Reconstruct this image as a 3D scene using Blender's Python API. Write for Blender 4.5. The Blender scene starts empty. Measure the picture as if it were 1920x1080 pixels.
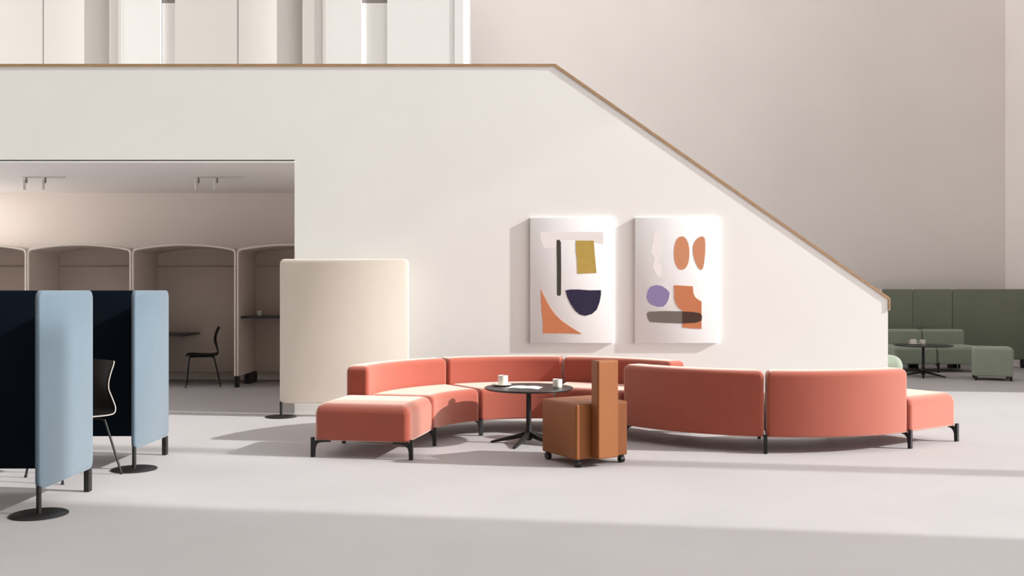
import bpy, bmesh, math, random
from mathutils import Vector, Matrix
C = bpy.context.scene.collection
R = math.radians
SKY_DIM, SKY_SUN = 0.20, 3.1
# ---------------------------------------------------------------- camera, light, exposure
H = 1.40
cam_d = bpy.data.cameras.new('camera'); cam = bpy.data.objects.new('camera', cam_d); C.objects.link(cam)
cam.location = (0, 0, H); cam.rotation_euler = (R(90), 0, 0)
cam_d.sensor_width = 36; cam_d.lens = 36 * 1800 / 1920; cam_d.shift_y = 4 / 1920
cam_d.clip_end = 200
bpy.context.scene.camera = cam
w = bpy.data.worlds.new('world'); bpy.context.scene.world = w; w.use_nodes = True
wn = w.node_tree; bg = wn.nodes['Background']; bg.inputs[0].default_value = (1.0, 0.98, 0.97, 1)
tcw = wn.nodes.new('ShaderNodeTexCoord'); sep = wn.nodes.new('ShaderNodeSeparateXYZ'); ramp = wn.nodes.new('ShaderNodeMapRange'); ab = wn.nodes.new('ShaderNodeMath'); ab.operation = 'ABSOLUTE'
wn.links.new(tcw.outputs['Generated'], sep.inputs[0]); wn.links.new(sep.outputs['X'], ab.inputs[0]); wn.links.new(ab.outputs[0], ramp.inputs['Value'])   # hazy sky, dimmer behind the camera
ramp.inputs['From Min'].default_value = 0.35; ramp.inputs['From Max'].default_value = 0.95
ramp.inputs['To Min'].default_value = SKY_DIM; ramp.inputs['To Max'].default_value = SKY_SUN
rl = wn.nodes.new('ShaderNodeMapRange'); rl.inputs['From Min'].default_value = -0.8; rl.inputs['From Max'].default_value = -0.2
rl.inputs['To Min'].default_value = 1.9; rl.inputs['To Max'].default_value = 1.0; wn.links.new(sep.outputs['X'], rl.inputs['Value'])   # sky boosted on the left, added to brighten the recess
mu = wn.nodes.new('ShaderNodeMath'); mu.operation = 'MULTIPLY'; wn.links.new(ramp.outputs[0], mu.inputs[0]); wn.links.new(rl.outputs[0], mu.inputs[1])
wn.links.new(mu.outputs[0], bg.inputs[1])
sd = bpy.data.lights.new('sun', 'SUN'); sun = bpy.data.objects.new('sun', sd); C.objects.link(sun)
sd.energy = 5.2; sd.color = (1.0, 0.975, 0.95); sd.angle = R(0.9)
AZ, EL = R(9), R(27)
sdir = Vector((-math.cos(AZ) * math.cos(EL), math.sin(AZ) * math.cos(EL), -math.sin(EL)))
sun.rotation_euler = sdir.to_track_quat('-Z', 'Y').to_euler(); sun.location = (14, -2, 9)
vs = bpy.context.scene.view_settings
vs.view_transform = 'Standard'; vs.look = 'None'; vs.gamma = 1; vs.use_curve_mapping = False; vs.exposure = 0.12

# ---------------------------------------------------------------- materials
def srgb(r, g, b):
    f = lambda c: (c / 255 / 12.92) if c / 255 <= 0.04045 else ((c / 255 + 0.055) / 1.055) ** 2.4
    return (f(r), f(g), f(b), 1)
def mat(name, col, rough=0.7, sheen=0.0, sheen_rough=0.4, sheen_tint=(1, 1, 1, 1), noise=0.0, nscale=6.0, bump=0.0, bscale=400.0, spec=0.4, metal=0.0, stretch=None, extra=None):
    m = bpy.data.materials.new(name); m.use_nodes = True
    nt = m.node_tree; p = nt.nodes['Principled BSDF']
    p.inputs['Base Color'].default_value = col; p.inputs['Roughness'].default_value = rough
    p.inputs['Specular IOR Level'].default_value = spec; p.inputs['Metallic'].default_value = metal
    if sheen:
        p.inputs['Sheen Weight'].default_value = sheen; p.inputs['Sheen Roughness'].default_value = sheen_rough
        p.inputs['Sheen Tint'].default_value = sheen_tint
    if extra:                      # added sheen layer that whitens the sunlit fabric
        sh = nt.nodes.new('ShaderNodeBsdfSheen'); sh.inputs['Color'].default_value = (extra[0], extra[1], extra[2], 1); sh.inputs['Roughness'].default_value = extra[3]
        ad = nt.nodes.new('ShaderNodeAddShader'); nt.links.new(p.outputs[0], ad.inputs[0]); nt.links.new(sh.outputs[0], ad.inputs[1])
        nt.links.new(ad.outputs[0], nt.nodes['Material Output'].inputs[0])
    tc = nt.nodes.new('ShaderNodeTexCoord')
    if noise:
        mp = nt.nodes.new('ShaderNodeMapping'); nt.links.new(tc.outputs['Object'], mp.inputs[0])
        if stretch: mp.inputs['Scale'].default_value = stretch
        n = nt.nodes.new('ShaderNodeTexNoise'); n.inputs['Scale'].default_value = nscale; n.inputs['Detail'].default_value = 5
        nt.links.new(mp.outputs[0], n.inputs['Vector'])
        r = nt.nodes.new('ShaderNodeMapRange'); r.inputs['From Min'].default_value = 0.3; r.inputs['From Max'].default_value = 0.7
        r.inputs['To Min'].default_value = 1 - noise; r.inputs['To Max'].default_value = 1 + noise
        nt.links.new(n.outputs['Fac'], r.inputs['Value'])
        mx = nt.nodes.new('ShaderNodeVectorMath'); mx.operation = 'SCALE'; mx.inputs[0].default_value = col[:3]
        nt.links.new(r.outputs[0], mx.inputs['Scale']); nt.links.new(mx.outputs[0], p.inputs['Base Color'])
    if bump:
        n2 = nt.nodes.new('ShaderNodeTexNoise'); n2.inputs['Scale'].default_value = bscale; n2.inputs['Detail'].default_value = 2
        nt.links.new(tc.outputs['Object'], n2.inputs['Vector'])
        b = nt.nodes.new('ShaderNodeBump'); b.inputs['Strength'].default_value = bump; b.inputs['Distance'].default_value = 0.002
        nt.links.new(n2.outputs['Fac'], b.inputs['Height']); nt.links.new(b.outputs[0], p.inputs['Normal'])
    return m
M = dict(
    sheer=None,
    wall=mat('warm_white_plaster', (0.88, 0.88, 0.855, 1), 0.9, noise=0.012, nscale=1.5, bump=0.05, bscale=60, spec=0.2),
    farwall=mat('beige_plaster', (0.90, 0.85, 0.82, 1), 0.9, noise=0.02, nscale=0.7, bump=0.08, bscale=30, spec=0.2),
    darkwall=mat('dark_bounce_absorber', (0.13, 0.10, 0.08, 1), 0.7, noise=0.15, nscale=4, stretch=(10, 10, 1)),  # made-up dark finish for unseen walls, keeps bounced light low
    recess=mat('recess_plaster', (0.88, 0.80, 0.74, 1), 0.9, spec=0.2),
    ceil=mat('ceiling_paint', (0.90, 0.87, 0.85, 1), 0.9, spec=0.2),
    floor=mat('poured_floor', (0.445, 0.432, 0.438, 1), 0.62, noise=0.035, nscale=1.1, spec=0.3, bump=0.05, bscale=40),
    podwhite=mat('white_laminate', (0.80, 0.80, 0.78, 1), 0.6),
    podbeige=mat('beige_laminate', (0.66, 0.635, 0.60, 1), 0.7),
    wood=mat('oak_wood', (0.42, 0.27, 0.15, 1), 0.5, noise=0.15, nscale=8, stretch=(1, 12, 12)),
    coral=mat('coral_wool', (0.345, 0.072, 0.045, 1), 0.9, extra=(0.20, 0.15, 0.12, 0.53), sheen=0.9, sheen_rough=0.5, sheen_tint=(1, 0.82, 0.72, 1), noise=0.03, nscale=5, bump=0.25, bscale=500, spec=0.15),
    orange=mat('ochre_orange_leather', (0.245, 0.078, 0.018, 1), 0.55, sheen=0.05, sheen_rough=0.5, noise=0.03, nscale=4, bump=0.12, bscale=300, spec=0.3),
    green=mat('sage_green_wool', (0.30, 0.345, 0.27, 1), 0.9, sheen=0.25, sheen_rough=0.5, noise=0.03, nscale=5, bump=0.2, bscale=500, spec=0.15),
    greenscreen=mat('dark_sage_felt', (0.21, 0.235, 0.18, 1), 0.9, noise=0.03, nscale=3, bump=0.2, bscale=400, spec=0.15),
    blue=mat('sky_blue_felt', (0.108, 0.153, 0.190, 1), 0.9, sheen=0.35, sheen_rough=0.5, noise=0.02, nscale=4, bump=0.2, bscale=400, spec=0.15),
    navy=mat('midnight_navy_felt', (0.007, 0.012, 0.02, 1), 0.95, bump=0.1, bscale=400, spec=0.05),
    beige=mat('cream_felt', (0.86, 0.78, 0.68, 1), 0.9, sheen=0.2, sheen_rough=0.5, noise=0.015, nscale=4, bump=0.2, bscale=400, spec=0.15),
    booth=mat('taupe_felt', (0.60, 0.52, 0.46, 1), 0.9, noise=0.02, nscale=4, bump=0.2, bscale=400, spec=0.15),
    piping=mat('pale_edge_piping', (0.80, 0.73, 0.66, 1), 0.8),
    black=mat('black_powder_coat', (0.012, 0.011, 0.011, 1), 0.45, spec=0.4),
    blacktop=mat('black_laminate', (0.018, 0.018, 0.019, 1), 0.38, spec=0.5),
    chair=mat('dark_brown_shell', (0.012, 0.009, 0.008, 1), 0.7, spec=0.2),
    chairrim=mat('pale_shell_edge', (0.34, 0.31, 0.29, 1), 0.6),
    ceramic=mat('cream_stoneware', (0.82, 0.78, 0.70, 1), 0.35, noise=0.04, nscale=90, spec=0.5),
    coffee=mat('coffee', (0.03, 0.012, 0.006, 1), 0.2),
    paper=mat('white_paper', (0.86, 0.85, 0.84, 1), 0.7),
    ink=mat('grey_print', (0.45, 0.44, 0.44, 1), 0.7),
    canvas=mat('white_canvas', (0.89, 0.90, 0.90, 1), 0.8, bump=0.1, bscale=600),
    lamp=mat('white_lamp_metal', (0.72, 0.69, 0.66, 1), 0.5),
    lampdark=mat('grey_lamp_joint', (0.25, 0.23, 0.22, 1), 0.5),
    shadowgap=mat('grey_reveal', (0.30, 0.27, 0.26, 1), 0.8),
    a_black=mat('ink_charcoal', srgb(66, 64, 56), 0.8), a_ochre=mat('paint_ochre', srgb(190, 162, 82), 0.8, noise=0.05, nscale=20),
    a_navy=mat('paint_navy', srgb(44, 38, 68), 0.8), a_terra=mat('paint_terracotta', srgb(203, 128, 88), 0.8, noise=0.04, nscale=20),
    a_violet=mat('paint_violet', srgb(140, 130, 172), 0.8), a_grey=mat('paint_grey', srgb(116, 108, 100), 0.8),
    a_brown=mat('paint_brown', srgb(74, 50, 38), 0.8), a_peach=mat('paint_peach', srgb(212, 146, 108), 0.8),
    a_faint=mat('wash_grey', srgb(242, 238, 236), 0.8),
)

def sheer(name, f):
    m = bpy.data.materials.new(name); m.use_nodes = True; nt = m.node_tree; nt.nodes.clear()
    o = nt.nodes.new('ShaderNodeOutputMaterial'); a = nt.nodes.new('ShaderNodeBsdfTransparent'); b = nt.nodes.new('ShaderNodeBsdfTranslucent'); x = nt.nodes.new('ShaderNodeMixShader')
    b.inputs[0].default_value = (0.8, 0.78, 0.76, 1); x.inputs[0].default_value = f    # box: light passes two faces
    nt.links.new(a.outputs[0], x.inputs[1]); nt.links.new(b.outputs[0], x.inputs[2]); nt.links.new(x.outputs[0], o.inputs[0]); return m
M['sheer'] = sheer('thin_sun_filter', 0.07); M['dense_filter'] = sheer('dense_sun_filter', 0.40)  # materials of the added sheets that thin the sunlight
# ---------------------------------------------------------------- helpers
def link(name, bm, m, parent=None, smooth=True, loc=None):
    me = bpy.data.meshes.new(name)
    bmesh.ops.recalc_face_normals(bm, faces=bm.faces[:])
    bm.to_mesh(me); bm.free()
    for x in (m if isinstance(m, (list, tuple)) else [m]): me.materials.append(x)
    o = bpy.data.objects.new(name, me); C.objects.link(o)
    if smooth:
        for p in me.polygons: p.use_smooth = True
        me.set_sharp_from_angle(angle=R(35))
    if parent: o.parent = parent
    if loc: o.location = loc
    return o
def tag(o, label, cat, group=None):
    o['label'] = label; o['category'] = cat
    if group: o['group'] = group
    return o
def empty(name, loc=(0, 0, 0), rz=0, label=None, cat=None, group=None):
    o = bpy.data.objects.new(name, None); C.objects.link(o); o.empty_display_size = 0.1
    o.location = loc; o.rotation_euler = (0, 0, rz)
    if label: tag(o, label, cat, group)
    return o
def struct(name, bm, m, smooth=False):
    o = link(name, bm, m, smooth=smooth); o['kind'] = 'structure'; return o
def bxx(bm, x0, x1, y0, y1, z0, z1, mi=0, mtx=None):
    v = [bm.verts.new((x, y, z)) for z in (z0, z1) for x, y in ((x0, y0), (x1, y0), (x1, y1), (x0, y1))]
    if mtx: 
        for a in v: a.co = mtx @ a.co
    fs = []
    for f in ((3, 2, 1, 0), (4, 5, 6, 7), (0, 1, 5, 4), (1, 2, 6, 5), (2, 3, 7, 6), (3, 0, 4, 7)):
        g = bm.faces.new([v[i] for i in f]); g.material_index = mi; fs.append(g)
    return fs
def box(*a, bev=0.0, seg=2, mtx=None):
    bm = bmesh.new(); bxx(bm, *a, mtx=mtx)
    if bev: bmesh.ops.bevel(bm, geom=bm.edges[:], offset=bev, segments=seg, profile=0.5, affect='EDGES')
    return bm
def prism(pts, plane, a, b, bm=None, mi=0):
    """closed outline pts (u,v) extruded from a to b along the axis missing from plane ('xz','yz','xy')"""
    bm = bm or bmesh.new()
    def P(u, v, t): return {'xz': (u, t, v), 'yz': (t, u, v), 'xy': (u, v, t)}[plane]
    A = [bm.verts.new(P(u, v, a)) for u, v in pts]; B = [bm.verts.new(P(u, v, b)) for u, v in pts]
    n = len(pts); fs = [bm.faces.new(A), bm.faces.new(list(reversed(B)))]
    for i in range(n): fs.append(bm.faces.new((A[i], B[i], B[(i + 1) % n], A[(i + 1) % n])))
    for f in fs: f.material_index = mi
    bm.normal_update(); bmesh.ops.triangulate(bm, faces=fs[:2]); return bm
def tube(bm, pts, r, n=10, caps=True):
    pts = [Vector(p) for p in pts]; rr = r if isinstance(r, (list, tuple)) else [r] * len(pts)
    rings = []; up = None
    for i, p in enumerate(pts):
        d = (pts[min(i + 1, len(pts) - 1)] - pts[max(i - 1, 0)]).normalized()
        if up is None: up = d.orthogonal().normalized()
        up = (up - up.dot(d) * d).normalized(); s = d.cross(up)
        rings.append([bm.verts.new(p + rr[i] * (math.cos(2 * math.pi * k / n) * up + math.sin(2 * math.pi * k / n) * s)) for k in range(n)])
    for a, b in zip(rings, rings[1:]):
        for k in range(n): bm.faces.new((a[k], a[(k + 1) % n], b[(k + 1) % n], b[k]))
    if caps: bm.faces.new(list(reversed(rings[0]))); bm.faces.new(rings[-1])
    return bm
def lathe(prof, n=40, bm=None, c=(0, 0, 0)):
    bm = bm or bmesh.new(); rings = []
    for r, z in prof:
        if r < 1e-6: rings.append([bm.verts.new((c[0], c[1], c[2] + z))])
        else: rings.append([bm.verts.new((c[0] + r * math.cos(2 * math.pi * k / n), c[1] + r * math.sin(2 * math.pi * k / n), c[2] + z)) for k in range(n)])
    for a, b in zip(rings, rings[1:]):
        for k in range(n):
            q = [a[k % len(a)], a[(k + 1) % len(a)], b[(k + 1) % len(b)], b[k % len(b)]]
            q = [v for i, v in enumerate(q) if v not in q[:i]]
            if len(q) > 2: bm.faces.new(q)
    return bm
def soften(o, width, wt, seg=6):
    """bevel modifier driven by per-edge weights from wt(edge midpoint, direction)"""
    me = o.data; at = me.attributes.new('bevel_weight_edge', 'FLOAT', 'EDGE')
    bm = bmesh.new(); bm.from_mesh(me); bm.edges.ensure_lookup_table()
    ang = [e.calc_face_angle(0) for e in bm.edges]
    for i, e in enumerate(me.edges):
        a, b = me.vertices[e.vertices[0]].co, me.vertices[e.vertices[1]].co
        at.data[i].value = wt((a + b) / 2, (b - a).normalized()) if ang[i] > 0.6 else 0
    bm.free()
    md = o.modifiers.new('soft_edge', 'BEVEL'); md.limit_method = 'WEIGHT'; md.width = width; md.segments = seg; md.harden_normals = False
    for p in me.polygons: p.use_smooth = True
    if 'sharp_edge' in me.attributes: me.attributes.remove(me.attributes['sharp_edge'])
    wn = o.modifiers.new('weighted', 'WEIGHTED_NORMAL'); wn.keep_sharp = False; wn.weight = 60
def copy_tree(o, parent=None):
    c = o.copy(); C.objects.link(c)
    if parent: c.parent = parent
    for ch in [x for x in o.children]: copy_tree(ch, c)
    return c

# ---------------------------------------------------------------- the hall
WY = 10.86                                   # the stair wall's face
BACK, RX, LX, CZ = 18.0, 9.25, -11.0, 14.5
LR = -8.2                                    # the recess and gallery end here, open to daylight on the left
struct('floor', box(LX - 1, RX + 4, -6, BACK + 0.3, -0.2, 0), M['floor'])
struct('ceiling', box(LX, RX + 0.3, -5, BACK + 0.3, CZ, CZ + 0.2), M['ceil'])
struct('wall_back', box(LX, RX + 0.3, BACK, BACK + 0.2, 0, CZ), M['farwall'])
bm = box(RX, RX + 0.3, 12.77, BACK, 0, 7.5); bxx(bm, RX, RX + 0.3, 14.5, BACK, 7.5, CZ)
struct('wall_right', bm, M['farwall'])
struct('wall_left', box(LX - 0.3, LX, -5, WY, 0, CZ), M['darkwall'])  # unseen wall, made dark to cut bounce from the left
struct('wall_front_blocker', box(LX, 0.5, -5.2, -5, 0, CZ), M['darkwall'])  # unseen wall added to hold back light from behind the camera
bm = bmesh.new()                             # unseen filter sheets added to dim the sun in bands; open bays between
bxx(bm, RX + 0.05, RX + 0.055, -5, 14.5, 7.5, CZ); bxx(bm, RX + 0.05, RX + 0.055, 6.32, 6.6, 0, 7.5, 1); bxx(bm, RX + 0.05, RX + 0.055, -5, 4.39, 0, 7.5, 1)
struct('sun_filter_sheets', bm, [M['sheer'], M['dense_filter']])
# stair wall with the opening on the left
SL0, SL1 = (0.489, 3.957), (4.253, 1.325)
struct('wall_stair', prism([(LR, 2.877), (-2.46, 2.877), (-2.46, 0), (4.253, 0), (4.253, 1.30), (0.489, 3.93), (LR, 3.93)], 'xz', WY, WY + 0.14), M['wall'])
rail = [(LR, 3.928), (0.482, 3.928), (4.256, 1.292), (4.256, 1.17), (4.276, 1.17), (4.276, 1.312), (0.492, 3.958), (LR, 3.958)]
struct('trim_1', prism(rail, 'xz', WY - 0.012, WY + 0.152), M['wood'])
struct('trim_2', box(LR, -2.462, WY - 0.008, WY + 0.12, 2.842, 2.859), M['wall'])
struct('trim_3', box(LR, -2.46, WY + 0.05, WY + 0.12, 2.860, 2.8765), M['shadowgap'])
# rear stair wall, its rail and the steps between
YR = 12.10
struct('wall_stair_rear', prism([(-0.2, 0), (4.60, 0), (4.60, 1.02), (0.489, 3.90), (-0.2, 3.90)], 'xz', YR, YR + 0.12), M['wall'])
struct('trim_4', prism([(0.47, 3.90), (4.16, 1.31), (4.16, 1.385), (4.62, 1.385), (4.62, 1.02), (4.66, 1.02), (4.66, 1.412), (4.10, 1.412), (0.48, 3.95)], 'xz', YR - 0.01, YR + 0.13), M['shadowgap'])
struct('trim_7', box(4.17, 4.615, YR + 0.02, YR + 0.08, 1.02, 1.384), M['shadowgap'])
bm = bmesh.new(); N = 17; x0, x1 = 0.489, 4.15
for i in range(N):
    bxx(bm, x0 + (x1 - x0) * i / N, x0 + (x1 - x0) * (i + 1) / N + 0.03 * (i < N - 1), WY + 0.16, YR - 0.01, 0, 3.0 * (N - i) / (N + 1))
struct('staircase', bm, M['wall'])
# mezzanine and the recess under it
struct('ceiling_recess', box(LR, 0.489, WY + 0.14, BACK, 2.90, 2.94), M['ceil'])
struct('floor_upper', box(LR, 0.489, WY + 0.14, BACK, 2.94, 3.00), M['floor'])
struct('wall_recess_back', box(LR - 0.4, -2.2, 14.85, 14.95, 0, 2.9), M['recess'])
struct('wall_recess_right', box(-2.30, -2.2, WY + 0.14, 14.85, 0, 2.9), M['recess'])
struct('shadow_strip_back', box(LR, -2.3, 14.835, 14.85, 0, 0.016), M['shadowgap'])  # dark strip standing in for the shadow line at the wall foot

# track lights on the recess ceiling
def track(x0, x1, spots, label):
    t = empty('track_light', (x0, 12.7, 2.9), 0, label, 'lamp', 'track lights on the recess ceiling')
    link('track', box(0, x1 - x0, -0.014, 0.014, -0.016, 0.0), M['lamp'], t)
    for sx in spots:
        s = link('spotlight', tube(bmesh.new(), [(sx - x0, -0.03, -0.175), (sx - x0, -0.03, -0.045)], 0.021, 16), M['lamp'], t)
        link('bracket', box(sx - x0 + 0.022, sx - x0 + 0.036, -0.04, -0.01, -0.085, -0.016), M['lampdark'], s)
track(-6.47, -5.92, (-6.44, -6.19), 'white ceiling track with two spotlights, nearer the left edge of the photo')
track(-4.19, -3.55, (-4.165, -3.92), 'white ceiling track with two spotlights, above the booth with the dark chair')

# pods on the mezzanine
def pod(x0, x1, w1, y1, z0, recess, label):
    t = empty('office_pod', ((x0 + x1) / 2, 14.0, z0), 0, label, 'office pod', 'office pods on the upper floor')
    cx = (x0 + x1) / 2; a, b = x0 - cx, x1 - cx; top = 4.2; d = y1 - 14.0
    wp = w1 - cx                                   # white end panel from b to wp
    if recess:
        ra, rb = recess[0] - cx, recess[1] - cx
        cv = [(ra + 0.018 + (rb - ra - 0.018) * k / 14, 0.20 * (k / 14) ** 2.2) for k in range(15)]
        link('body', prism([(a, 0), (ra, 0), (ra, 0.02)] + [(ra + 0.018, 0.02)] + cv + [(rb, 0), (b - 0.05, 0), (b - 0.05, d), (a, d)], 'xy', 0, top), M['podbeige'], t, smooth=True)
        link('groove', box(ra + 0.001, ra + 0.017, -0.001, 0.018, 0, top), M['shadowgap'], t, smooth=False)
        link('post', box(b - 0.049, b, -0.02, 0.1, 0, top), M['podbeige'], t, smooth=False)
    else:
        link('body', box(a, b, 0, d, 0, top), M['podwhite'], t, smooth=False)
    p = link('end_panel', box(b + 0.002, wp, -0.012, d, 0, top), M['podwhite'], t, smooth=False); p['label'] = 'white end panel'
K = 14.0 / 1800
pod(-8.19, -731 * K, -659 * K, 15.55, 3.00, (-880 * K, -755 * K), 'beige office pod on upper floor, leftmost of the three')
pod(-632 * K, -348 * K, -282 * K, 17.2, 3.00, (-515 * K, -393 * K), 'beige office pod on upper floor, middle one with a shaded recess')
pod(-234 * K, -108 * K, -91 * K, 16.8, 3.00, None, 'narrow white office pod on upper floor, rightmost, with a plain front')
for i, (a, b) in enumerate(((-659 * K, -632 * K), (-282 * K, -234 * K))):
    struct('wall_upper_' + ('left', 'middle')[i], box(a + 0.004, b - 0.004, 14.05, 14.15, 3.0, 5.60), M['wall'])
    struct('trim_%d' % (5 + i), box(a + 0.01, b - 0.01, 14.05, 14.15, 5.601, 5.75), M['shadowgap'])

# ---------------------------------------------------------------- modular sofas
Z0, ZS, ZB = 0.14, 0.452, 0.71
RI, RB, RO = 0.96, 1.575, 1.79
def wt_sofa(zt):
    def f(c, d):
        if abs(d.z) > 0.7: return 0.6
        return 1.0 if c.z > zt - 0.01 else 0.3
    return f
def leg_bm(r, ang, inward, straight=None):
    """post outside the body plus a flared bracket; radial line at angle ang; inward=+1 bracket points to growing r"""
    prof = [(0, 0), (0.030, 0), (0.033, 0.07), (0.042, 0.098), (0.062, 0.118), (0.10, 0.127), (0.17, 0.131), (0.17, 0.1385), (0.024, 0.1385), (0.024, 0.165), (0, 0.165)]
    bm = prism(prof, 'xz', -0.015, 0.015)
    m = Matrix.Rotation(ang, 4, 'Z') @ Matrix.Translation((r, 0, 0)) @ (Matrix.Identity(4) if inward > 0 else Matrix.Rotation(math.pi, 4, 'Z'))
    bmesh.ops.transform(bm, matrix=m, verts=bm.verts[:]); return bm
def sector(ri, ro, a0, a1, z0, z1, n=14):
    bm = bmesh.new(); rows = []
    for i in range(n + 1):
        a = a0 + (a1 - a0) * i / n; c, s = math.cos(a), math.sin(a)
        rows.append([bm.verts.new((r * c, r * s, z)) for r, z in ((ri, z0), (ro, z0), (ro, z1), (ri, z1))])
    for p, q in zip(rows, rows[1:]):
        for k in range(4): bm.faces.new((p[k], p[(k + 1) % 4], q[(k + 1) % 4], q[k]))
    bm.faces.new(rows[0]); bm.faces.new(rows[-1]); return bm
def curved_module(c, a0, a1, m, label, legs, group):
    t = empty('curved_sofa_module', (c[0], c[1], 0), 0, label, 'sofa', group)
    g = 0.005
    s = link('seat', sector(RI, RB - 0.002, R(a0) + g * 1.5, R(a1) - g * 1.5, Z0, ZS), m, t); soften(s, 0.085, wt_sofa(ZS))
    b = link('backrest', sector(RB, RO, R(a0) + g, R(a1) - g, Z0, ZB), m, t); soften(b, 0.055, wt_sofa(ZB))
    for a in legs:
        link('leg', leg_bm(RI - 0.028, R(a), 1), M['black'], t); link('leg', leg_bm(RO + 0.028, R(a), -1), M['black'], t)
    return t
def straight_module(c, ang, length, m, label, legs, group, back=False, name='sofa_ottoman', rev=1):
    """straight piece starting on the radial line at angle ang, running along local +y (rev=1) or -y (rev=-1)"""
    t = empty(name, (c[0], c[1], 0), R(ang), label, 'sofa' if back else 'ottoman', group)
    y0, y1 = (0.006, length) if rev > 0 else (-length, -0.006)
    ro = RB - 0.002 if back else RO
    s = link('seat', box(RI, ro, y0, y1, Z0, ZS), m, t); soften(s, 0.085, wt_sofa(ZS))
    if back:
        b = link('backrest', box(RB, RO, y0, y1, Z0, ZB), m, t); soften(b, 0.055, wt_sofa(ZB))
    for yy in legs:
        for rr, inw in ((RI - 0.028, 1), (RO + 0.028, -1)):
            bm = leg_bm(rr, 0, inw); bmesh.ops.translate(bm, vec=(0, yy, 0), verts=bm.verts[:]); link('leg', bm, M['black'], t)
    return t
C1, C2 = (0.235, 8.45), (2.512, 9.982)
A = 169.3; G = 'coral modular sofa pieces'
straight_module(C1, A, 0.745, M['coral'], 'coral backless sofa ottoman at the left end, nearest the blue screens', (0.73,), G)
curved_module(C1, A - 45, A, M['coral'], 'curved coral sofa module left of the coffee table, with a blunt backrest end', (A,), G)
curved_module(C1, A - 90, A - 45, M['coral'], 'curved coral sofa module directly behind the coffee table', (A - 45,), G)
curved_module(C1, A - 135, A - 90, M['coral'], 'curved coral sofa module behind the orange castor chair', (A - 90, A - 133.5), G)
B = 214.0
curved_module(C2, B, B + 45, M['coral'], 'curved coral sofa module seen from the back, touching the orange chair at left', (B + 1.5, B + 45), G)
curved_module(C2, B + 45, B + 90, M['coral'], 'curved coral sofa module seen from the back, beside the right ottoman', (B + 90,), G)
straight_module(C2, B + 90, 0.735, M['coral'], 'coral backless sofa ottoman at the far right end of the coral row', (0.72,), G)
# the green set at the back, facing the camera
G2 = 'green sofa pieces'
fy = 16.30
for k, (x, lab) in enumerate(((7.235, 'green straight sofa module behind the round table, its left part hidden by the stair wall'),
                              (7.985, 'green straight sofa module with full backrest visible, left of the green castor pouf'))):
    t = straight_module((x, fy - RI), 90, 0.742, M['green'], lab, (0.0,) if k == 0 else (0.012 - 0.03, 0.0) [1:], G2, back=True, name='straight_sofa_module')

# ---------------------------------------------------------------- castor poufs
def castor_bm(x, y):
    bm = bmesh.new()
    tube(bm, [(x - 0.018, y, 0.028), (x + 0.018, y, 0.028)], 0.028, 20)
    bxx(bm, x - 0.02, x + 0.02, y - 0.012, y + 0.012, 0.045, 0.066)
    tube(bm, [(x, y, 0.045), (x, y, 0.066)], 0.02, 16); return bm
def pouf(loc, rz, m, label, side, h, cat, name, back=False, bev=0.018, group=None, vb=None):
    t = empty(name, loc, rz, label, cat, group); s = side / 2
    b = link('seat', box(-s, s, -s, s, 0.065, h), m, t)
    soften(b, vb or bev, lambda c, d: 1.0 if (c.z > 0.1 or abs(d.z) > 0.7) else 0.5)
    for sx in (-1, 1):
        for sy in (-1, 1): link('castor', castor_bm(sx * (s - 0.038), sy * (s - 0.038)), M['black'], t)
    if back:
        b = link('backrest', box(-0.112, 0.085, -s - 0.10, -s, 0.072, 0.845), m, t); soften(b, 0.012, lambda c, d: 1.0)
        for i in (0,):
            link('seam', box(-0.1135, -0.1105, -s - 0.09, -s - 0.086, 0.09, 0.83), m, b)
    return t
pouf((0.594, 7.887, 0), R(30.6), M['orange'], 'orange upholstered cube chair on castors with a narrow upright back', 0.506, 0.502, 'chair', 'castor_chair', back=True)
pouf((7.54, 15.08, 0), R(-22), M['green'], 'green cube pouf on black castors, right of the green sofa', 0.56, 0.51, 'pouf', 'castor_pouf', bev=0.045, group=None)
pouf((5.09, 13.45, 0), R(8), M['green'], 'green low pouf half hidden behind the end of the stair wall', 0.60, 0.50, 'pouf', 'rounded_pouf', vb=0.15)

# ---------------------------------------------------------------- coffee tables, cups, magazine
def table(loc, r, h, rz, label, m):
    t = empty('coffee_table', loc, rz, label, 'table')
    link('tabletop', lathe([(0, h - 0.018), (r - 0.012, h - 0.018), (r - 0.002, h - 0.012), (r, h - 0.005), (r - 0.003, h), (0, h)], 96), M['blacktop'], t)
    link('pedestal', lathe([(0, 0.03), (0.03, 0.03), (0.036, 0.06), (0.030, 0.12), (0.024, 0.16), (0.022, h - 0.06), (0.03, h - 0.04), (0.09, h - 0.022), (0.09, h - 0.019), (0, h - 0.019)], 28), M['black'], t)
    for k in range(5):
        a = R(103 + 72 * k); c, s = math.cos(a), math.sin(a); bm = bmesh.new(); rows = []
        for q, zt, zb, wd in ((0.015, 0.112, 0.062, 0.020), (0.12, 0.078, 0.040, 0.017), (0.33, 0.022, 0.003, 0.013), (0.35, 0.016, 0.0, 0.011)):
            rows.append([bm.verts.new((q * c - e * wd * s, q * s + e * wd * c, z)) for e, z in ((-1, zb), (1, zb), (0.8, zt), (-0.8, zt))])
        for p, q in zip(rows, rows[1:]):
            for j in range(4): bm.faces.new((p[j], p[(j + 1) % 4], q[(j + 1) % 4], q[j]))
        bm.faces.new(rows[0]); bm.faces.new(rows[-1])
        link('leg', bm, M['black'], t)
TH = 0.513
table((0.153, 8.78, 0), 0.405, TH, 0, 'round black coffee table in front of the coral sofa', M)
table((6.66, 15.55, 0), 0.448, TH, 0, 'round black coffee table in front of the green sofa', M)
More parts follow.
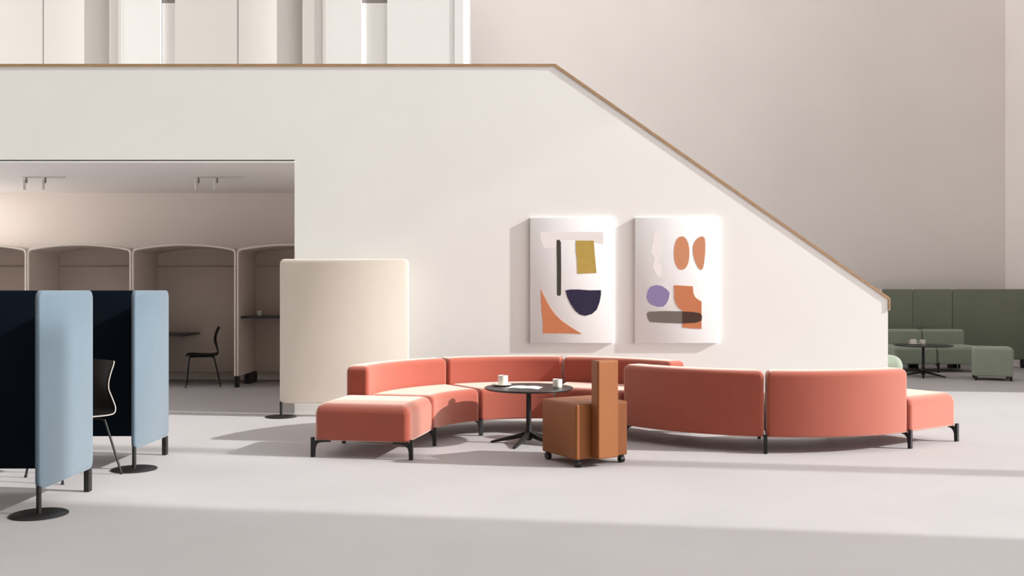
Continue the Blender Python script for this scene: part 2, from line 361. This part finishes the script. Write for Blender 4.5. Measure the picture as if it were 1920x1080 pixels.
def cup(loc, r, h, label, handle=None, group=None, name='coffee_cup'):
    t = empty(name, loc, 0, label, 'cup', group); q = 0.0035
    body = link('body', lathe([(0, 0.0), (r * 0.86, 0.0), (r * 0.97, 0.006), (r, 0.016), (r, h - 0.002), (r - q / 2, h), (r - q, h - 0.002), (r - q, 0.014), (r * 0.8, 0.006), (0, 0.006)], 36), M['ceramic'], t)
    link('coffee', lathe([(0, h * 0.78), (r - q - 0.0003, h * 0.78)], 36), M['coffee'], t)
    if handle is not None:
        pts = []
        for k in range(9):
            a = R(-80 + 160 * k / 8); pts.append(((r - 0.002 + 0.026 * math.cos(a)) , 0, h * 0.52 + 0.028 * math.sin(a)))
        bm = tube(bmesh.new(), pts, 0.0045, 8); bmesh.ops.rotate(bm, cent=(0, 0, 0), matrix=Matrix.Rotation(handle, 3, 'Z'), verts=bm.verts[:])
        link('handle', bm, M['ceramic'], t)
    return t
def saucer(loc, r, label):
    o = link('saucer', lathe([(0, 0), (r * 0.55, 0), (r * 0.95, 0.011), (r, 0.014), (r * 0.98, 0.016), (r * 0.55, 0.005), (0, 0.005)], 48), M['ceramic'], loc=loc)
    return tag(o, label, 'saucer')
saucer((-0.097, 8.90, TH), 0.092, 'cream saucer under the left cup on the near coffee table')
cup((-0.084, 8.90, TH + 0.0055), 0.046, 0.092, 'cream cup standing on a saucer on the near coffee table', R(125))
cup((0.414, 8.74, TH), 0.043, 0.078, 'cream cup without saucer at the right of the near coffee table')
saucer((6.545, 15.62, TH), 0.082, 'cream saucer under the left cup on the far coffee table by the green sofa')
cup((6.535, 15.62, TH + 0.0055), 0.046, 0.082, 'cream cup standing on a saucer on the far coffee table', R(175))
cup((6.70, 15.66, TH), 0.042, 0.080, 'cream cup without saucer on the far coffee table', R(160))
# open magazine
t = empty('magazine', (0.115, 8.73, TH), R(-16), 'open white magazine lying on the near coffee table', 'magazine')
def page(x0, x1):
    bm = bmesh.new(); n = 8; up = []; lo = []
    for i in range(n + 1):
        u = i / n; x = x0 + (x1 - x0) * u; d = abs(x) / 0.15
        z = 0.0015 + 0.007 * math.sin(math.pi * min(1, d)) * (1 - 0.5 * d)
        up.append([bm.verts.new((x, y, z + 0.003 * (1 - d))) for y in (-0.105, 0.105)]); lo.append([bm.verts.new((x, y, 0.0003)) for y in (-0.105, 0.105)])
    for i in range(n):
        bm.faces.new((up[i][0], up[i + 1][0], up[i + 1][1], up[i][1])); bm.faces.new((lo[i][0], lo[i + 1][0], lo[i + 1][1], lo[i][1]))
        for e in (0, 1): bm.faces.new((lo[i][e], lo[i + 1][e], up[i + 1][e], up[i][e]))
    for i in (0, n): bm.faces.new((lo[i][0], lo[i][1], up[i][1], up[i][0]))
    return bm
link('page', page(-0.15, -0.001), M['paper'], t); link('page', page(0.001, 0.15), M['paper'], t)

# ---------------------------------------------------------------- wall art
def art(x0, x1, label, shapes, faint):
    Y0 = WY - 0.001; z0, z1 = 0.803, 2.217; t = empty('canvas_print', ((x0 + x1) / 2, Y0, z0), 0, label, 'wall art', 'abstract prints on the stair wall')
    cx = (x0 + x1) / 2
    link('frame', box(x0 - cx, x1 - cx, -0.036, 0, 0, z1 - z0, bev=0.003), M['canvas'], t)
    bm = bmesh.new(); mats = []
    def w2(zx, zy, ox=980, oy=390, sc=4.0):
        px, py = ox + zx / sc, oy + zy / sc
        return ((px - 960) / 1800 * 10.82 - cx, H - (py - 544) / 1800 * 10.82 - z0)
    for k, (m, pts) in enumerate(shapes):
        if m not in mats: mats.append(m)
        prism([w2(*p) for p in pts], 'xz', -0.0362 - 0.0006 * (k + 1), -0.0355, bm=bm, mi=mats.index(m))
    link('painted_shapes', bm, [M[m] for m in mats], t, smooth=False)
def oval(cx, cy, rx, ry, n=28, p=2.0, rot=0):
    o = []
    for k in range(n):
        a = 2 * math.pi * k / n; c, s = math.cos(a), math.sin(a)
        x = rx * math.copysign(abs(c) ** (2 / p), c); y = ry * math.copysign(abs(s) ** (2 / p), s)
        o.append((cx + x * math.cos(rot) - y * math.sin(rot), cy + x * math.sin(rot) + y * math.cos(rot)))
    return o
art(0.204, 1.142, 'tall abstract print with a navy bowl shape and ochre block, the left of two', [
    ('a_faint', [(130, 182), (300, 178), (606, 180), (604, 268), (560, 262), (480, 240), (290, 232), (240, 300), (160, 300), (135, 240)]),
    ('a_black', [(254, 245), (262, 238), (276, 239), (287, 256), (289, 470), (288, 650), (278, 659), (264, 659), (257, 648), (257, 440)]),
    ('a_ochre', [(399, 243), (534, 245), (540, 330), (554, 487), (500, 489), (411, 493), (407, 380), (400, 330)]),
    ('a_navy', [(321, 618), (360, 611), (420, 611), (500, 617), (588, 616), (588, 650), (576, 710), (556, 762), (520, 795), (470, 809), (430, 800), (395, 772), (362, 725), (335, 670)]),
    ('a_terra', [(136, 606), (150, 640), (180, 700), (212, 755), (250, 805), (300, 852), (360, 892), (444, 944), (300, 941), (151, 940), (153, 880), (143, 780), (138, 700)])], 0)
art(1.388, 2.322, 'tall abstract print with two peach ovals and a violet disc, the right of two', [
    ('a_faint', [(985, 180), (1030, 175), (1040, 230), (1020, 260), (1050, 300), (1030, 370), (1015, 400), (1045, 440), (1030, 520), (1000, 500), (975, 440), (990, 380), (960, 330), (975, 260)]),
    ('a_peach', oval(1193, 338, 58, 126, p=2.2)),
    ('a_peach', [(1330, 216), (1350, 212), (1366, 225), (1371, 262), (1370, 330), (1362, 410), (1352, 455), (1338, 465), (1318, 448), (1296, 405), (1281, 350), (1278, 290), (1292, 250), (1310, 228)]),
    ('a_violet', [(960, 590), (1000, 578), (1045, 585), (1080, 608), (1102, 635), (1098, 675), (1080, 715), (1055, 740), (1010, 742), (965, 725), (938, 700), (929, 665), (938, 620)]),
    ('a_terra', [(1136, 579), (1276, 587), (1281, 640), (1295, 670), (1318, 688), (1342, 700), (1342, 906), (1270, 903), (1198, 896), (1200, 770), (1170, 750), (1148, 715), (1138, 680)]),
    ('a_grey', [(932, 792), (945, 778), (1060, 773), (1198, 775), (1198, 866), (1060, 862), (955, 855), (938, 830)]),
    ('a_brown', [(1198, 776), (1270, 779), (1330, 788), (1346, 810), (1342, 845), (1300, 860), (1198, 866)])], 0)

# ---------------------------------------------------------------- free-standing screens
def rounded_rect(w0, w1, z0, z1, r, n=7):
    pts = []
    for cx, cz, a0 in ((w1 - r, z0 + r, -90), (w1 - r, z1 - r, 0), (w0 + r, z1 - r, 90), (w0 + r, z0 + r, 180)):
        for k in range(n + 1):
            a = R(a0 + 90 * k / n); pts.append((cx + r * math.cos(a), cz + r * math.sin(a)))
    return pts
def panel_bm(w0, w1, z0, z1, th, r=0.045, plane='xz', c=0.0, bev=0.008):
    bm = bmesh.new(); pts = rounded_rect(w0, w1, z0, z1, r)
    def P(u, v, t): return (u, c + t, v) if plane == 'xz' else (c + t, u, v)
    rows = []
    cx, cz = (w0 + w1) / 2, (z0 + z1) / 2
    for t, ins in ((-th / 2, bev), (-th / 2 + bev * 0.4, bev * 0.3), (-th / 2 + bev, 0), (th / 2 - bev, 0), (th / 2 - bev * 0.4, bev * 0.3), (th / 2, bev)):
        rows.append([bm.verts.new(P(cx + (u - cx) * (1 - ins / ((w1 - w0) / 2)), cz + (v - cz) * (1 - ins / ((z1 - z0) / 2)), t)) for u, v in pts])
    for a, b in zip(rows, rows[1:]):
        for k in range(len(pts)): bm.faces.new((a[k], a[(k + 1) % len(pts)], b[(k + 1) % len(pts)], b[k]))
    bm.faces.new(rows[0]); bm.faces.new(rows[-1]); return bm
def disc_foot(t, x, y, zt=0.17, r=0.172):
    p = link('pole', tube(bmesh.new(), [(x, y, 0.008), (x, y, zt)], 0.0155, 18), M['black'], t)
    link('disc_base', lathe([(0, 0), (r, 0), (r, 0.005), (r - 0.006, 0.009), (0, 0.011)], 64, c=(x, y, 0)), M['black'], t)
# beige screen by the opening
t = empty('freestanding_screen', (-1.85, 10.60, 0), 0, 'tall cream fabric screen standing before the stair wall behind the coral sofa', 'screen')
link('panel', panel_bm(-0.71, 0.71, 0.152, 1.743, 0.034, r=0.05), M['beige'], t)
disc_foot(t, -0.70, 0.0); disc_foot(t, 0.69, 0.0)
# blue L-shaped screens
def blue_unit(y0, y1, label, wide=1.5):
    t = empty('corner_screen', (-2.95, y0, 0), 0, label, 'screen', 'blue corner screens at the left'); d = y1 - y0
    link('side_panel', panel_bm(0, d, 0.155, 1.398, 0.034, r=0.05, plane='yz'), M['blue'], t)
    b = link('back_panel', panel_bm(-wide, -0.02, 0.155, 1.398, 0.034, r=0.05, plane='xz', c=d - 0.02), M['navy'], t)
    b['label'] = 'dark navy back panel'
    disc_foot(t, 0, 0.02, 0.19)
    link('foot', box(-0.018, 0.018, d - 0.075, d - 0.02, 0, 0.158, bev=0.003), M['black'], t)
    link('foot', box(-wide, -wide + 0.04, d - 0.045, d, 0, 0.158, bev=0.003), M['black'], t)
blue_unit(5.965, 6.725, 'blue and navy corner screen nearest the camera at the left edge')
blue_unit(7.475, 8.21, 'blue and navy corner screen behind the first one, nearer the stair wall opening')
# green screens behind the green sofa
for x0, x1, lab in ((6.46, 7.19, 'dark green screen panel, leftmost visible, half hidden behind the stair wall end'), (7.20, 7.905, 'narrow dark green screen panel directly behind the green sofa backrest'), (7.915, 9.22, 'wide dark green screen panel at the right edge of the photo')):
    t = empty('green_screen', ((x0 + x1) / 2, 17.25, 0), 0, lab, 'screen', 'green screens along the back'); hw = (x1 - x0) / 2
    link('panel', panel_bm(-hw, hw, 0.152, 1.418, 0.034, r=0.03), M['greenscreen'], t)
    for s in (-1, 1): link('foot', box(s * (hw - 0.035) - 0.03, s * (hw - 0.035) + 0.03, -0.05, 0.05, 0, 0.156, bev=0.004), M['black'], t)

# ---------------------------------------------------------------- chairs
def make_chair(loc, rz, rim, label, th=0.009):
    """faces local +x; rear toward -x"""
    t = empty('shell_chair', loc, rz, label, 'chair', 'dark shell chairs')
    prof = [(0.225, 0.438), (0.21, 0.452), (0.17, 0.458), (0.05, 0.452), (-0.08, 0.446), (-0.17, 0.448), (-0.206, 0.462), (-0.216, 0.50), (-0.205, 0.575), (-0.192, 0.64), (-0.188, 0.70), (-0.203, 0.77), (-0.232, 0.84), (-0.242, 0.862)]
    wid = [0.19, 0.205, 0.212, 0.218, 0.222, 0.224, 0.222, 0.216, 0.208, 0.202, 0.204, 0.208, 0.204, 0.19]
    # refine with catmull-rom
    def cr(P, n=4):
        out = []
        for i in range(len(P) - 1):
            p0, p1, p2, p3 = P[max(i - 1, 0)], P[i], P[i + 1], P[min(i + 2, len(P) - 1)]
            for k in range(n):
                u = k / n; out.append(tuple(0.5 * (2 * b + (c - a) * u + (2 * a - 5 * b + 4 * c - d) * u * u + (3 * b - a - 3 * c + d) * u ** 3) for a, b, c, d in zip(p0, p1, p2, p3)))
        out.append(tuple(P[-1])); return out
    pp = cr([(a, b, c) for (a, b), c in zip(prof, wid)])
    bm = bmesh.new(); rows = []; NV = 12
    for i, (x, z, wd) in enumerate(pp):
        back = min(1, max(0, (z - 0.50) / 0.15))
        rows.append([])
        for k in range(NV + 1):
            v = -1 + 2 * k / NV
            rows[-1].append(bm.verts.new((x + back * 0.022 * v * v, v * wd, z + (1 - back) * 0.012 * v * v)))
    for a, b in zip(rows, rows[1:]):
        for k in range(NV): bm.faces.new((a[k], a[k + 1], b[k + 1], b[k]))
    sh = link('shell', bm, [M['chair'], rim], t)
    sh.data.set_sharp_from_angle(angle=R(180)) if False else None
    md = sh.modifiers.new('thickness', 'SOLIDIFY'); md.thickness = th; md.offset = 0; md.material_offset_rim = 1; md.use_even_offset = True
    for sx, sy in ((1, 1), (1, -1), (-1, 1), (-1, -1)):
        top = (0.165 if sx > 0 else -0.13, sy * 0.12, 0.432); kn = (0.185 if sx > 0 else -0.16, sy * 0.165, 0.415); ft = (0.225 if sx > 0 else -0.25, sy * 0.24, 0.006)
        bm = bmesh.new(); tube(bm, [(top[0] * 0.6, sy * 0.06, 0.434), top, kn, tuple(kn[i] * 0.93 + ft[i] * 0.07 for i in range(3)), ft], 0.0085, 10)
        tube(bm, [(ft[0], ft[1], 0), (ft[0], ft[1], 0.014)], 0.011, 12)
        link('leg', bm, M['black'], t)
    link('seat_support', box(-0.10, 0.12, -0.09, 0.09, 0.424, 0.440, bev=0.004), M['black'], t)
    return t
make_chair((-3.31, 7.23, 0), math.atan2(-0.83, -0.55), M['chairrim'], 'dark shell chair with a pale edge, between the two blue screens')
make_chair((-4.52, 14.02, 0), R(197), M['chair'], 'dark shell chair inside a taupe booth, beside a black desk', 0.018)

# ---------------------------------------------------------------- arched booths
PB = 1.505; BX = -3.96
def booth(xl, label, desk_h):
    t = empty('arched_booth', (xl + PB / 2, 13.80, 0), 0, label, 'booth', 'taupe arched work booths')
    hw = PB / 2 - 0.004; th = 0.03; zb, zs, zt = 0.165, 1.995, 2.068; D = 0.95
    def outline(o):
        pts = [(-hw + o, zb)]; r = 0.05 - o * 0.6
        # side up, rounded shoulder, shallow arc
        n = 20; W = hw - o; zs_ = zs - o; rise = zt - zs
        pts.append((-W, zs_ - 0.05))
        pts.append((-W + 0.006, zs_ - 0.022)); pts.append((-W + 0.022, zs_ - 0.004))
        for k in range(n + 1):
            u = -1 + 2 * k / n; x = u * (W - 0.045)
            pts.append((x, zs_ + 0.006 + (rise - 0.006) * (1 - u * u)))
        pts += [(W - 0.022, zs_ - 0.004), (W - 0.006, zs_ - 0.022), (W, zs_ - 0.05), (W, zb)]
        return pts
    a, b = outline(0), outline(th); bm = bmesh.new()
    ra = [[bm.verts.new((x, y, z)) for x, z in a] for y in (0, D)]; rb = [[bm.verts.new((x, y, z)) for x, z in b] for y in (0, D)]
    n = len(a)
    for i in range(n - 1):
        bm.faces.new((ra[0][i], ra[0][i + 1], ra[1][i + 1], ra[1][i])); bm.faces.new((rb[0][i], rb[1][i], rb[1][i + 1], rb[0][i + 1]))
        for k in (0, 1): bm.faces.new((ra[k][i], rb[k][i], rb[k][i + 1], ra[k][i + 1]))
    for i in (0, n - 1): bm.faces.new((ra[0][i], ra[1][i], rb[1][i], rb[0][i]))
    link('shell', bm, M['booth'], t)
    bm = bmesh.new(); pts = [Vector((x * 1, -0.003, z)) for x, z in outline(0.014)]
    tube(bm, pts, 0.0125, 8); link('edge_piping', bm, M['piping'], t)
    link('back_panel', box(-hw + th + 0.002, hw - th - 0.002, D - 0.06, D - 0.025, 0.15, 1.76, bev=0.006), M['booth'], t)
    inner = [(x * 0.998, z) for x, z in outline(th)]; inner[0] = (inner[0][0], 1.761); inner[-1] = (inner[-1][0], 1.761)
    link('shade_closing_panel', prism(inner, 'xz', D - 0.022, D - 0.004), M['booth'], t, smooth=False)  # added to close the gap under the arch so it stays dark
    for s in (-1, 1):
        link('foot', box(s * (hw - 0.026) - 0.025 if s < 0 else s * (hw - 0.026) - 0.001, s * (hw - 0.026) + 0.001 if s < 0 else s * (hw - 0.026) + 0.025, 0.0, 0.05, 0, 0.19), M['black'], t, smooth=False)
        link('foot', box(s * (hw - 0.02) - 0.02, s * (hw - 0.02) + 0.02 if s > 0 else s * (hw - 0.02) + 0.0215, D - 0.40, D + 0.0, 0, 0.166), M['black'], t, smooth=False)
    if desk_h:
        link('desk', box(-hw + th, -hw + th + 0.66, 0.08, D - 0.065, desk_h - 0.028, desk_h, bev=0.004), M['blacktop'], t)
    return t
booth(BX - 3 * PB, 'taupe arched booth at the left edge of the photo, mostly cut off', 0)
booth(BX - 2 * PB, 'taupe arched booth, second from the left, above the blue screens', 0)
booth(BX - PB, 'taupe arched booth holding the dark chair and low black desk', 0.755)
booth(BX, 'taupe arched booth beside the cream screen, with a high black desk', 1.02)
cup((-3.77, 14.3, 1.0205), 0.04, 0.075, 'small pale cup on the high black desk in the booth', name='coffee_cup')
